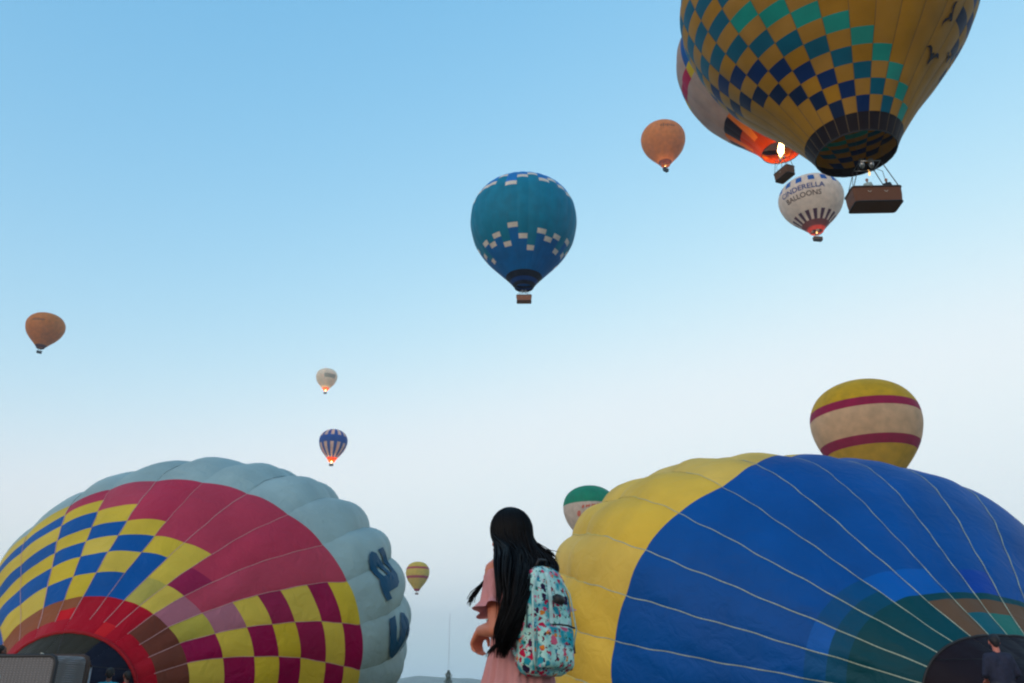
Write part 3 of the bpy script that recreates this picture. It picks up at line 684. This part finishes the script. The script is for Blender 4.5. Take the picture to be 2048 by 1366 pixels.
def crew_meshes(kneel):
    f = Vector((0, 1, 0)); dz = -.42 if kneel else 0
    V = lambda x, y, z: (x, y, z)
    hip, sh, neck, hd = .92 + dz, 1.42 + dz, 1.50 + dz, 1.63 + dz
    skin = head_bones((0, .02, hd), f, 1.08) + [((0, -.01, sh + .02), (0, .01, hd - .04), .058, .055)]
    shirt = [((0, 0, hip + .04), (0, .01, hip + .28), .15, .155), ((-.08, 0, hip + .1), (-.1, 0, sh - .1), .12, .13), ((.08, 0, hip + .1), (.1, 0, sh - .1), .12, .13), ((-.16, 0, sh - .04), (.16, 0, sh - .04), .075, .075), ((0, 0, sh - .02), (0, 0, sh + .05), .08, .062)]
    trou = [((-.07, 0, hip), (.07, 0, hip), .135, .135)]
    for s in (-1, 1):
        el = (s * .27, -.02, sh - .32); wr = (s * .20, .2, sh - .42)
        shirt += [((s * .18, 0, sh - .04), el, .068, .052), (el, (s * .235, .09, sh - .365), .052, .046)]
        skin += [((s * .235, .09, sh - .365), wr, .040, .028)] + hand_bones(wr, (-s * .3, .9, -.2), (0, 0, -1), (-s, 0, 0) if s > 0 else (1, 0, 0), 1.05)
        if kneel:
            kn = (s * .13, .14, .07); trou += [((s * .1, 0, hip), kn, .095, .065), (kn, (s * .13, -.30, .075), .062, .048)]
            skin += [((s * .13, -.30, .06), (s * .13, -.36, .05), .04, .035)]
        else:
            kn = (s * .11, .02, .50); trou += [((s * .1, 0, hip), kn, .1, .07), (kn, (s * .12, -.01, .12), .068, .052)]
            skin += [((s * .12, -.01, .14), (s * .12, 0, .07), .04, .04)]
    shoes = []
    for s in (-1, 1):
        if kneel: shoes += [((s * .13, -.36, .06), (s * .13, -.40, .14), .045, .05)]
        else: shoes += [((s * .12, -.03, .05), (s * .135, .15, .042), .05, .042)]
    hair = [((0, -.01, hd + .045), (0, -.03, hd + .03), .094, .092), ((0, -.05, hd + .0), (0, -.055, hd - .04), .075, .06)]
    return dict(skin=capsules(skin, .010, 2), shirt=capsules(shirt, .016, 4), trousers=capsules(trou, .016, 4), shoes=capsules(shoes, .014, 2), hair=capsules(hair, .012, 3), head=(0, .02, hd))
STAND, KNEEL = crew_meshes(False), crew_meshes(True)
def crew(label, loc, facing, proto, shirt, trousers=(40, 42, 56), skin=(176, 122, 98), hair=(20, 16, 18), cap=None, group=None):
    o = part('person', proto['skin'], skin_mat(skin), None); o.location = loc; o.rotation_euler = (0, 0, math.atan2(-facing[0], facing[1])); tag(o, label, 'person', group)
    part('shirt', proto['shirt'], plain(shirt, .85, bump=.3, scale=18), o); part('trousers', proto['trousers'], plain(trousers, .85, bump=.3, scale=18), o); part('shoes', proto['shoes'], DARK, o)
    part('hair', proto['hair'], plain(cap or hair, .7), o)
    face(o, proto['head'], (0, 1, 0))
    if cap:
        h = Vector(proto['head']); bm = bmesh.new(); n = 10; vs_ = [bm.verts.new(h + Vector((.085 * math.cos(a), .06 + .12 * math.sin(a), .045 - .02 * math.sin(a)))) for a in [math.pi * k / n for k in range(n + 1)]]
        bm.faces.new(vs_); bmesh.ops.solidify(bm, geom=bm.faces[:], thickness=.008); bm_obj('cap_peak', bm, plain(cap, .7), o, smooth=False)
    return o
def crew_at(px, py, ztop): p = at_height(px, py, ztop); return (p[0], p[1], 0)
G = 'ground crew at the envelope mouths'
crew('person in navy shirt and dark cap standing by the mouth of the blue envelope', crew_at(1985, 1268, 1.76), (.2, 1), STAND, (30, 34, 58), cap=(24, 22, 30), skin=(190, 110, 96), group=G)
crew('person in turquoise shirt kneeling beside the green light-tinted mouth cloth of the blue envelope', crew_at(1676, 1341, 1.33), (.5, .9), KNEEL, (30, 140, 150), skin=(120, 66, 52), group=G)
crew('person in black shirt kneeling before the dark scoop of the blue envelope', crew_at(1868, 1345, 1.33), (-.2, -1), KNEEL, (30, 24, 34), skin=(196, 140, 124), group=G)
crew('person in red shirt kneeling before the dark scoop of the blue envelope', crew_at(1966, 1338, 1.33), (.1, -1), KNEEL, (190, 24, 54), skin=(196, 130, 118), group=G)
crew('person in brown shirt kneeling at the far side of the dark scoop', crew_at(2044, 1338, 1.33), (-.3, -1), KNEEL, (60, 40, 44), skin=(196, 140, 124), group=G)
crew('person in turquoise shirt kneeling inside the red rimmed mouth', crew_at(222, 1336, 1.33), (-.4, 1), KNEEL, (20, 150, 176), skin=(90, 54, 44), group=G)
crew('person in red shirt kneeling by the red rim of the mouth', crew_at(256, 1342, 1.33), (-.8, .6), KNEEL, (196, 20, 44), skin=(110, 66, 54), group=G)
crew('person in pale blue shirt standing beside the tipped grey basket', crew_at(4, 1290, 1.76), (.6, 1), STAND, (150, 180, 196), skin=(110, 70, 56), group=G)
for lab, dx, col_ in (('person in dark jacket riding in the basket of the gold balloon', .85, (28, 34, 44)), ('person in pale jacket riding in the basket of the gold balloon', -.35, (150, 168, 170))):
    p = big_root.location + Vector((dx + .5, -.38, -4.0 + .1)); crew(lab, p, (-.5, -1), STAND, col_, group='passengers in the gold balloon')

# ------------------------------------------------------------------ woman with long hair
f_ = Vector((-.65, .76, 0)).normalized(); l_ = Vector((-f_.y, f_.x, 0)); BASE = Vector((.02, 4.10, 0))
W = lambda a, b_, z: f_ * a + l_ * b_ + Vector((0, 0, z))
hc = W(.030, .012, 1.478); hf = (f_ * .95 + l_ * .25).normalized()
SKIN = (196, 116, 88)
bones = head_bones(hc, hf, .96) + [(W(-.02, 0, 1.30), W(0, 0, 1.43), .052, .050), (W(-.03, 0, 1.32), W(-.02, 0, 1.02), .085, .095), (W(0, .06, 1.24), W(0, -.06, 1.24), .085, .085), (W(-.03, .14, 1.315), W(-.03, -.14, 1.315), .048, .048),
    (W(-.02, 0, 1.02), W(-.02, 0, .90), .090, .098), (W(-.02, .055, .88), W(-.02, -.055, .88), .088, .088)]
for s in (-1, 1):
    bones += [(W(-.02, s * .07, .86), W(0, s * .09, .47), .074, .052), (W(0, s * .09, .47), W(-.035, s * .09, .30), .052, .050), (W(-.035, s * .09, .30), W(-.02, s * .09, .09), .050, .032), (W(-.03, s * .09, .055), W(.13, s * .10, .03), .035, .026)]
el, wr = W(-.10, .205, 1.03), W(.105, .135, 1.035)
bones += [(W(-.03, .165, 1.30), el, .046, .037), (el, el.lerp(wr, .4), .038, .036), (el.lerp(wr, .4), wr, .036, .025)] + hand_bones(wr, f_ * .75 - l_ * .25 + Vector((0, 0, -.75)), f_ * -.8 + Vector((0, 0, -.5)), l_, .95, .75)
el2, wr2 = W(-.06, -.22, 1.03), W(.15, -.12, 1.02)
bones += [(W(-.03, -.165, 1.30), el2, .046, .037), (el2, wr2, .038, .025)] + hand_bones(wr2, f_ * .7 + l_ * .45 + Vector((0, 0, -.2)), Vector((0, 0, -1)), f_ * 1, .95)
o = part('person', capsules(bones, .0055, 3), skin_mat(SKIN), None); o.location = BASE; woman = o
tag(o, 'person with very long black hair in pink dress, seen from behind, forearm raised', 'person')
face(o, hc, hf)
# dress: lofted cloth with folds deepening towards the hem
PINK = fabric((206, 142, 142), .1, .85, .9, 9.0)
def dress():
    sec = [(1.385, .060, .058, -.012), (1.36, .085, .066, -.018), (1.338, .166, .082, -.025), (1.29, .186, .100, -.022), (1.22, .172, .118, -.01), (1.12, .150, .116, -.012), (1.03, .140, .110, -.015), (.96, .148, .118, -.02), (.88, .168, .136, -.02), (.78, .184, .150, -.02), (.62, .21, .18, -.01), (.50, .235, .205, -.01)]
    Z = np.linspace(1.385, .50, 70); zs = np.array([q[0] for q in sec])[::-1]; cols = [np.array([q[i] for q in sec])[::-1] for i in (1, 2, 3)]
    n = 96; V = []
    for z in Z:
        a, b_, c = (np.interp(z, zs, k) for k in cols); fold = .004 + .020 * max(0, (1.0 - z) / .5)
        for k in range(n):
            an = 2 * math.pi * k / n; w = 1 + fold / .15 * (math.sin(13 * an + 2 * math.sin(3 * an) + 1.5 * z) * .7 + .5 * math.sin(29 * an + 4 * z)) + .10 * noise.noise((math.cos(an) * 2, math.sin(an) * 2, z * 5)) * .5
            p = W(c + b_ * w * math.sin(an), a * w * math.cos(an), z); V.append(p)
    F = [(j * n + k, j * n + (k + 1) % n, (j + 1) * n + (k + 1) % n, (j + 1) * n + k) for j in range(len(Z) - 1) for k in range(n)]
    d = mesh_obj('dress', V, F, PINK, woman)
    for s, sh_, e_ in ((1, W(-.028, .140, 1.322), el), (-1, W(-.028, -.140, 1.322), el2)):
        V, F = [], []; ax_ = (Vector(e_) - sh_); x, y = frame(ax_); n = 40; m = 18
        for j in range(m):
            u = j / (m - 1) * .74; flare = .060 + .020 * u + (.026 * max(0, (u - .60) / .14) ** 1.5)
            for k in range(n):
                an = 2 * math.pi * k / n; rr = flare * (1 + (.05 + .16 * max(0, (u - .4) / .3)) * math.sin(6 * an + 5 * u) + .06 * noise.noise((math.cos(an) * 3, math.sin(an) * 3, u * 9 + s)))
                V.append(sh_ + ax_ * u + (x * math.cos(an) + y * math.sin(an)) * rr * (.86 + .14 * min(1, j / 4)))
        F = [(j * n + k, j * n + (k + 1) % n, (j + 1) * n + (k + 1) % n, (j + 1) * n + k) for j in range(m - 1) for k in range(n)]
        mesh_obj('sleeve', V, F, PINK, d)
dress()
def hair():
    rg = random.Random(3); bm = bmesh.new(); l0 = Vector((0, 0, 1)).cross(hf).normalized()
    crown = hc + Vector((0, 0, .03)); E = lambda th, ph, k: crown + (hf * math.cos(ph) * .108 * math.sin(th) + l0 * math.sin(ph) * .098 * math.sin(th) + Vector((0, 0, .112 * math.cos(th)))) * k
    # centre line of the fall of hair: height, forward, left, half width along the shoulders, half depth
    fall = [(1.40, -.085, .005, .105, .06), (1.33, -.125, .005, .135, .05), (1.26, -.17, .06, .12, .042), (1.18, -.19, .12, .085, .040), (1.10, -.19, .16, .062, .036), (1.02, -.165, .19, .045, .03), (.95, -.14, .20, .03, .02), (.88, -.12, .205, .02, .015)]
    fz = [q[0] for q in fall][::-1]
    def at(z, i): return float(np.interp(z, fz, [q[i] for q in fall][::-1]))
    for n_ in range(1500):
        side = rg.choice((-1, 1)); ph = side * R_(rg.uniform(58, 180)); k = rg.uniform(.93, 1.06)
        pts = []
        th_end = R_(rg.uniform(88, 112))
        for j in range(7): th = R_(6) + (th_end - R_(6)) * j / 6; pts.append(E(th, ph * (1 - .12 * (1 - j / 6)), k))
        e = pts[-1]; u = (-math.sin(ph) if False else 0)
        lat0 = (e - hc).dot(l_); dep0 = (e - hc).dot(f_)
        # relative place inside the fall
        a = max(-1, min(1, lat0 / .10 + rg.uniform(-.25, .25))); b_ = rg.uniform(-1, 1)
        z_end = rg.choice((rg.uniform(.93, 1.06), rg.uniform(.97, 1.16), rg.uniform(.90, 1.0)))
        if side > 0 and abs(math.degrees(ph)) < 75 and rg.random() < .25: z_end = rg.uniform(1.05, 1.2); a += .5
        nz = 15; w1 = rg.uniform(-.012, .012); w2 = rg.uniform(0, 6)
        for j in range(1, nz):
            z = e.z + (z_end - e.z) * j / (nz - 1); s = min(1, j / 5); s = s * s * (3 - 2 * s)
            tgt = W(at(z, 1) + b_ * at(z, 4), at(z, 2) + a * at(z, 3), z)
            here = Vector((e.x, e.y, z)); p = here.lerp(tgt, s); p += (f_ * math.sin(z * 14 + w2) + l_ * math.cos(z * 11 + w2)) * w1 * s; pts.append(p)
        r0 = rg.uniform(.0035, .0065); nn = len(pts)
        add_tube(bm, pts, [r0 * (1 if i < nn - 4 else max(.12, (nn - 1 - i) / 4)) for i in range(nn)], 4)
    m, t, b, out = nodes_mat('black_hair'); b.inputs['Base Color'].default_value = (.0035, .003, .004, 1); b.inputs['Roughness'].default_value = .55; b.inputs['Specular IOR Level'].default_value = .12
    for n_ in range(140):
        an = rg.uniform(0, 6.283); z0 = rg.uniform(1.2, 1.58); c = W(at(min(z0, 1.4), 1) * (1 if z0 < 1.42 else .1), at(min(z0, 1.4), 2), z0) if z0 < 1.42 else hc + Vector((0, 0, z0 - hc.z))
        rr = (at(z0, 3) if z0 < 1.4 else .095) * rg.uniform(.9, 1.05); d = l_ * math.cos(an) + f_ * -abs(math.sin(an)) * .6; p = c + d * rr
        pts = [p, p + d * rg.uniform(.004, .014) + Vector((0, 0, -.05)), p + d * rg.uniform(.0, .03) + Vector((0, 0, -.11)), p + d * rg.uniform(-.01, .04) + Vector((0, 0, -.18))]
        add_tube(bm, pts, [.0011, .0011, .0009, .0004], 3)
    h = bm_obj('hair', bm, m, woman)
    bm = bmesh.new(); bmesh.ops.create_icosphere(bm, subdivisions=4, radius=1)
    for v in bm.verts:
        d = v.co.copy(); v.co = crown + hf * d.x * .100 + l0 * d.y * .090 + Vector((0, 0, d.z * .104)) - hf * .006
    bmesh.ops.delete(bm, geom=[v for v in bm.verts if (v.co - hc).dot(hf) > .028 and v.co.z < hc.z + .075], context='VERTS')
    bm_obj('hair_cap', bm, m, h)
    # loose locks blown out at the neck and before the chest
    for pts in ([W(-.10, -.07, 1.42), W(-.125, -.115, 1.395), W(-.12, -.14, 1.375)], [W(-.09, -.06, 1.44), W(-.12, -.10, 1.40), W(-.15, -.115, 1.385)], [W(.10, .13, 1.25), W(.135, .165, 1.20), W(.145, .175, 1.165)], [W(.095, .12, 1.27), W(.13, .17, 1.19), W(.14, .18, 1.16)], [W(-.12, .19, .98), W(-.095, .225, .945), W(-.07, .235, .915)]):
        bm = bmesh.new()
        for q in range(16):
            o_ = Vector((rg.gauss(0, .006), rg.gauss(0, .006), rg.gauss(0, .006))); add_tube(bm, [pts[0] + o_ * .4, pts[1] + o_, pts[2] + o_ * 1.6 + (pts[2] - pts[1]) * rg.uniform(-.4, .3)], [.0026, .0024, .0008], 4)
        bm_obj('hair_lock', bm, m, h)
hair()

# ------------------------------------------------------------------ flowered backpack
def floral():
    m, t, b, out = nodes_mat('flower_print'); L = t.links.new
    tc = t.nodes.new('ShaderNodeTexCoord'); cur = None
    base = t.nodes.new('ShaderNodeValToRGB'); n = t.nodes.new('ShaderNodeTexNoise'); n.inputs['Scale'].default_value = 9; n.inputs['Detail'].default_value = 3; L(tc.outputs['Object'], n.inputs['Vector']); L(n.outputs[0], base.inputs[0])
    e = base.color_ramp; e.elements[0].position = .40; e.elements[0].color = (*lin((30, 150, 165)), 1); e.elements[1].position = .50; e.elements[1].color = (*lin((186, 222, 214)), 1)
    x = e.elements.new(.62); x.color = (*lin((150, 205, 196)), 1); x = e.elements.new(.70); x.color = (*lin((60, 150, 190)), 1)
    cur = base.outputs[0]
    for sc_, th, pick, cols in ((34, .40, .6, [(176, 22, 66), (214, 124, 44), (70, 24, 62), (206, 60, 100), (150, 20, 60)]), (52, .38, .62, [(40, 26, 52), (24, 110, 92), (120, 26, 60), (30, 120, 150), (214, 126, 150)]), (21, .42, .4, [(190, 24, 70), (204, 90, 120), (40, 24, 60), (26, 140, 160)])):
        v = t.nodes.new('ShaderNodeTexVoronoi'); v.inputs['Scale'].default_value = sc_; wn = t.nodes.new('ShaderNodeTexNoise'); wn.inputs['Scale'].default_value = sc_ * 1.8
        L(tc.outputs['Object'], wn.inputs['Vector']); vm = t.nodes.new('ShaderNodeVectorMath'); vm.operation = 'MULTIPLY_ADD'; vm.inputs[1].default_value = (.034, .034, .034); L(wn.outputs['Color'], vm.inputs[0]); L(tc.outputs['Object'], vm.inputs[2]); L(vm.outputs[0], v.inputs['Vector'])
        sp = t.nodes.new('ShaderNodeSeparateColor'); L(v.outputs['Color'], sp.inputs[0])
        rp = t.nodes.new('ShaderNodeValToRGB'); rp.color_ramp.interpolation = 'CONSTANT'; r_ = rp.color_ramp
        for i, c in enumerate(cols):
            el_ = r_.elements[i] if i < 2 else r_.elements.new(i / len(cols)); el_.position = i / len(cols); el_.color = (*lin(c), 1)
        L(sp.outputs[0], rp.inputs[0])
        a = t.nodes.new('ShaderNodeMath'); a.operation = 'LESS_THAN'; a.inputs[1].default_value = th; L(v.outputs['Distance'], a.inputs[0])
        c = t.nodes.new('ShaderNodeMath'); c.operation = 'LESS_THAN'; c.inputs[1].default_value = pick; L(sp.outputs[1], c.inputs[0])
        d = t.nodes.new('ShaderNodeMath'); d.operation = 'MULTIPLY'; L(a.outputs[0], d.inputs[0]); L(c.outputs[0], d.inputs[1])
        mx = t.nodes.new('ShaderNodeMix'); mx.data_type = 'RGBA'; L(d.outputs[0], mx.inputs['Factor']); L(cur, mx.inputs['A']); L(rp.outputs[0], mx.inputs['B']); cur = mx.outputs['Result']
    L(cur, b.inputs['Base Color']); b.inputs['Roughness'].default_value = .8; b.inputs['Specular IOR Level'].default_value = .2
    return m
def backpack():
    FL = floral(); root = empty('backpack', BASE + W(-.19, 0, .83)); tag(root, 'turquoise and white flowered backpack worn by the person in pink', 'backpack')
    O = W(-.19, 0, .83); Q = lambda d, w, z: f_ * d + l_ * w + Vector((0, 0, z))
    def shell(name, secs, parent, mat, seed=0, n=48, pw=3.2):
        V, F = [], []
        for z, w, d0, d1 in secs:                          # half width, front depth, back depth
            for k in range(n):
                an = 2 * math.pi * k / n; c, s = math.cos(an), math.sin(an); g = (abs(c) ** pw + abs(s) ** pw) ** (-1 / pw)
                w_ = 1 + .045 * noise.noise((c * 2.2 + seed, s * 2.2, z * 11)); dep = d1 * s * g if s < 0 else d0 * s * g
                V.append(Q(dep * w_, w * c * g * w_, z))
        m = len(secs); F = [(j * n + k, j * n + (k + 1) % n, (j + 1) * n + (k + 1) % n, (j + 1) * n + k) for j in range(m - 1) for k in range(n)]
        F += [tuple(range(n))[::-1], tuple((m - 1) * n + k for k in range(n))]
        return mesh_obj(name, V, F, mat, parent)
    def interp(tab, zs): t_ = np.array(tab); return [(z, *(np.interp(z, t_[:, 0], t_[:, i]) for i in (1, 2, 3))) for z in zs]
    body = shell('bag_body', interp([(0, .085, .05, .05), (.015, .115, .06, .07), (.05, .137, .07, .082), (.2, .142, .072, .085), (.34, .132, .068, .076), (.42, .112, .06, .062), (.46, .085, .048, .045), (.48, .045, .03, .025), (.485, .01, .01, .01)], np.r_[np.linspace(0, .05, 8), np.linspace(.06, .40, 28), np.linspace(.41, .485, 14)]), root, FL)
    # lower front pocket proud of the back face
    V, F = [], []; nu, nv = 28, 22
    for j in range(nv):
        for i in range(nu):
            u, v = i / (nu - 1) * 2 - 1, j / (nv - 1); edge = (1 - abs(u) ** 6) * (1 - abs(2 * v - 1) ** 6)
            w = u * .112; z = .025 + .19 * v; V.append(Q(-.070 - .045 * edge ** .6 - .004 * noise.noise((u * 4, v * 4, 2)), w, z))
    F = [(j * nu + i, j * nu + i + 1, (j + 1) * nu + i + 1, (j + 1) * nu + i) for j in range(nv - 1) for i in range(nu - 1)]
    mesh_obj('front_pocket', V, F, FL, root)
    tube('zip', [Q(-.106, -.10, .205), Q(-.117, -.05, .213), Q(-.119, 0, .215), Q(-.117, .05, .213)], .0045, DARK, root, 6)
    tube('zip', [Q(-.05, -.138, .06), Q(-.045, -.142, .2), Q(-.04, -.13, .34), Q(-.03, -.10, .43), Q(-.02, -.03, .478), Q(-.02, .03, .478), Q(-.03, .10, .43), Q(-.04, .13, .34), Q(-.045, .142, .2)], .004, plain((70, 96, 100), .6), root, 6)
    tube('piping', [Q(-.06, -.10, .02), Q(-.09, -.128, .2), Q(-.07, -.11, .36), Q(-.045, -.06, .45)], .0035, plain((150, 186, 182), .7), root, 6)
    tube('piping', [Q(-.06, .10, .02), Q(-.082, .135, .10), Q(-.085, .138, .2), Q(-.07, .125, .36), Q(-.045, .07, .45)], .005, plain((176, 206, 200), .7), root, 6)
    tube('pocket_piping', [Q(-.080, -.112, .20), Q(-.080, -.113, .10), Q(-.075, -.108, .035), Q(-.078, 0, .022), Q(-.075, .108, .035), Q(-.080, .113, .10), Q(-.080, .112, .20)], .003, plain((110, 150, 152), .7), root, 6)
    V = [Q(-float(np.interp(z, [.2, .34, .42, .46], [.0885, .080, .066, .049])), w, z) for z in np.linspace(.222, .45, 16) for w in (.014, .036)]
    mesh_obj('pale_stripe', V, [(2 * i, 2 * i + 1, 2 * i + 3, 2 * i + 2) for i in range(15)], plain((196, 222, 216), .8, bump=.3), root)
    for s in (-1, 1):
        tube('shoulder_strap', [Q(.03, s * .055, .44), Q(.075, s * .07, .525), Q(.15, s * .085, .545), Q(.255, s * .095, .49), Q(.29, s * .11, .38), Q(.24, s * .125, .24), Q(.10, s * .125, .14), Q(.02, s * .12, .06)], [.02, .024, .024, .024, .022, .014, .010, .010], FL, root, 8)
    tube('carry_loop', [Q(.02, -.03, .475), Q(.0, -.02, .515), Q(.0, .02, .515), Q(.02, .03, .475)], .008, DARK, root, 6)
    tube('side_strap', [Q(-.03, -.142, .20), Q(-.035, -.155, .16), Q(-.04, -.158, .10)], .008, DARK, root, 6)
    tube('hook_loop', [Q(-.108, .02, .33), Q(-.112, .0, .325), Q(-.108, -.02, .32)], .022, DARK, root, 6)
backpack()

# ------------------------------------------------------------------ far mast and tree on the plain
def mast():
    p = at_depth(898, 1300, 2150); h = float(at_depth(898, 1226, 2150)[2]); root = empty('radio_mast', (p[0], 2150, 0)); tag(root, 'faint slender radio mast rising from the plain far beyond the field', 'mast')
    G_ = plain((160, 150, 152), .8)
    for k in range(3):
        a = 2 * math.pi * k / 3; tube('leg', [(1.6 * math.cos(a), 1.6 * math.sin(a), 0), (.5 * math.cos(a), .5 * math.sin(a), h)], .16, G_, root, 5)
    for j in range(24):
        z = h * j / 24; z2 = h * (j + 1) / 24; r0 = 1.6 - 1.1 * j / 24; r1 = 1.6 - 1.1 * (j + 1) / 24
        bm = bmesh.new()
        for k in range(3):
            a, b_ = 2 * math.pi * k / 3, 2 * math.pi * (k + 1) / 3; add_tube(bm, [(r0 * math.cos(a), r0 * math.sin(a), z), (r1 * math.cos(b_), r1 * math.sin(b_), z2)], .1, 4)
        bm_obj('brace', bm, G_, root)
mast()
def tree():
    p = at_depth(897, 1346, 520); h = float(at_depth(897, 1341, 520)[2]); root = empty('poplar_tree', (p[0], 520, 0)); tag(root, 'tiny dark slender tree on the plain under the mast', 'tree'); rg = random.Random(5)
    tube('trunk', [(0, 0, 0), (.15, 0, h * .4), (0, .1, h * .9)], [.35, .25, .06], plain((60, 48, 38), .9), root, 7)
    vs_, fs = [], []
    for k in range(1500):
        z = rg.uniform(.22, 1) * h; r = 2.2 * math.sin(math.pi * (z / h - .18) / .86) ** .6 * rg.uniform(.3, 1) * (1 + .3 * math.sin(z * 1.7)); a = rg.uniform(0, 6.283); c = Vector((r * math.cos(a), r * math.sin(a), z)); u = Vector((rg.gauss(0, 1), rg.gauss(0, 1), rg.gauss(0, 1))).normalized() * .3; v = u.cross(Vector((rg.gauss(0, 1), rg.gauss(0, 1), 1))).normalized() * .22
        i = len(vs_); vs_ += [c - u, c + v, c + u, c - v]; fs.append((i, i + 1, i + 2, i + 3))
    mesh_obj('crown', vs_, fs, plain((70, 84, 64), .8), root)
tree()
# ------------------------------------------------------------------ morning haze over the plain
def haze():
    bm = bmesh.new(); add_box(bm, (0, 1600, 149.5), (9600, 3700, 301)); m = bpy.data.materials.new('haze_air'); m.use_nodes = True; t = m.node_tree; t.nodes.clear()
    v = t.nodes.new('ShaderNodeVolumePrincipled'); v.inputs['Color'].default_value = (.86, .93, 1, 1); v.inputs['Density'].default_value = .00025; v.inputs['Anisotropy'].default_value = .2
    o = t.nodes.new('ShaderNodeOutputMaterial'); t.links.new(v.outputs[0], o.inputs['Volume']); h = bm_obj('haze', bm, m, smooth=False); tag(h, kind='stuff', label='pale blue morning haze over the field and plain', cat='haze')
haze()
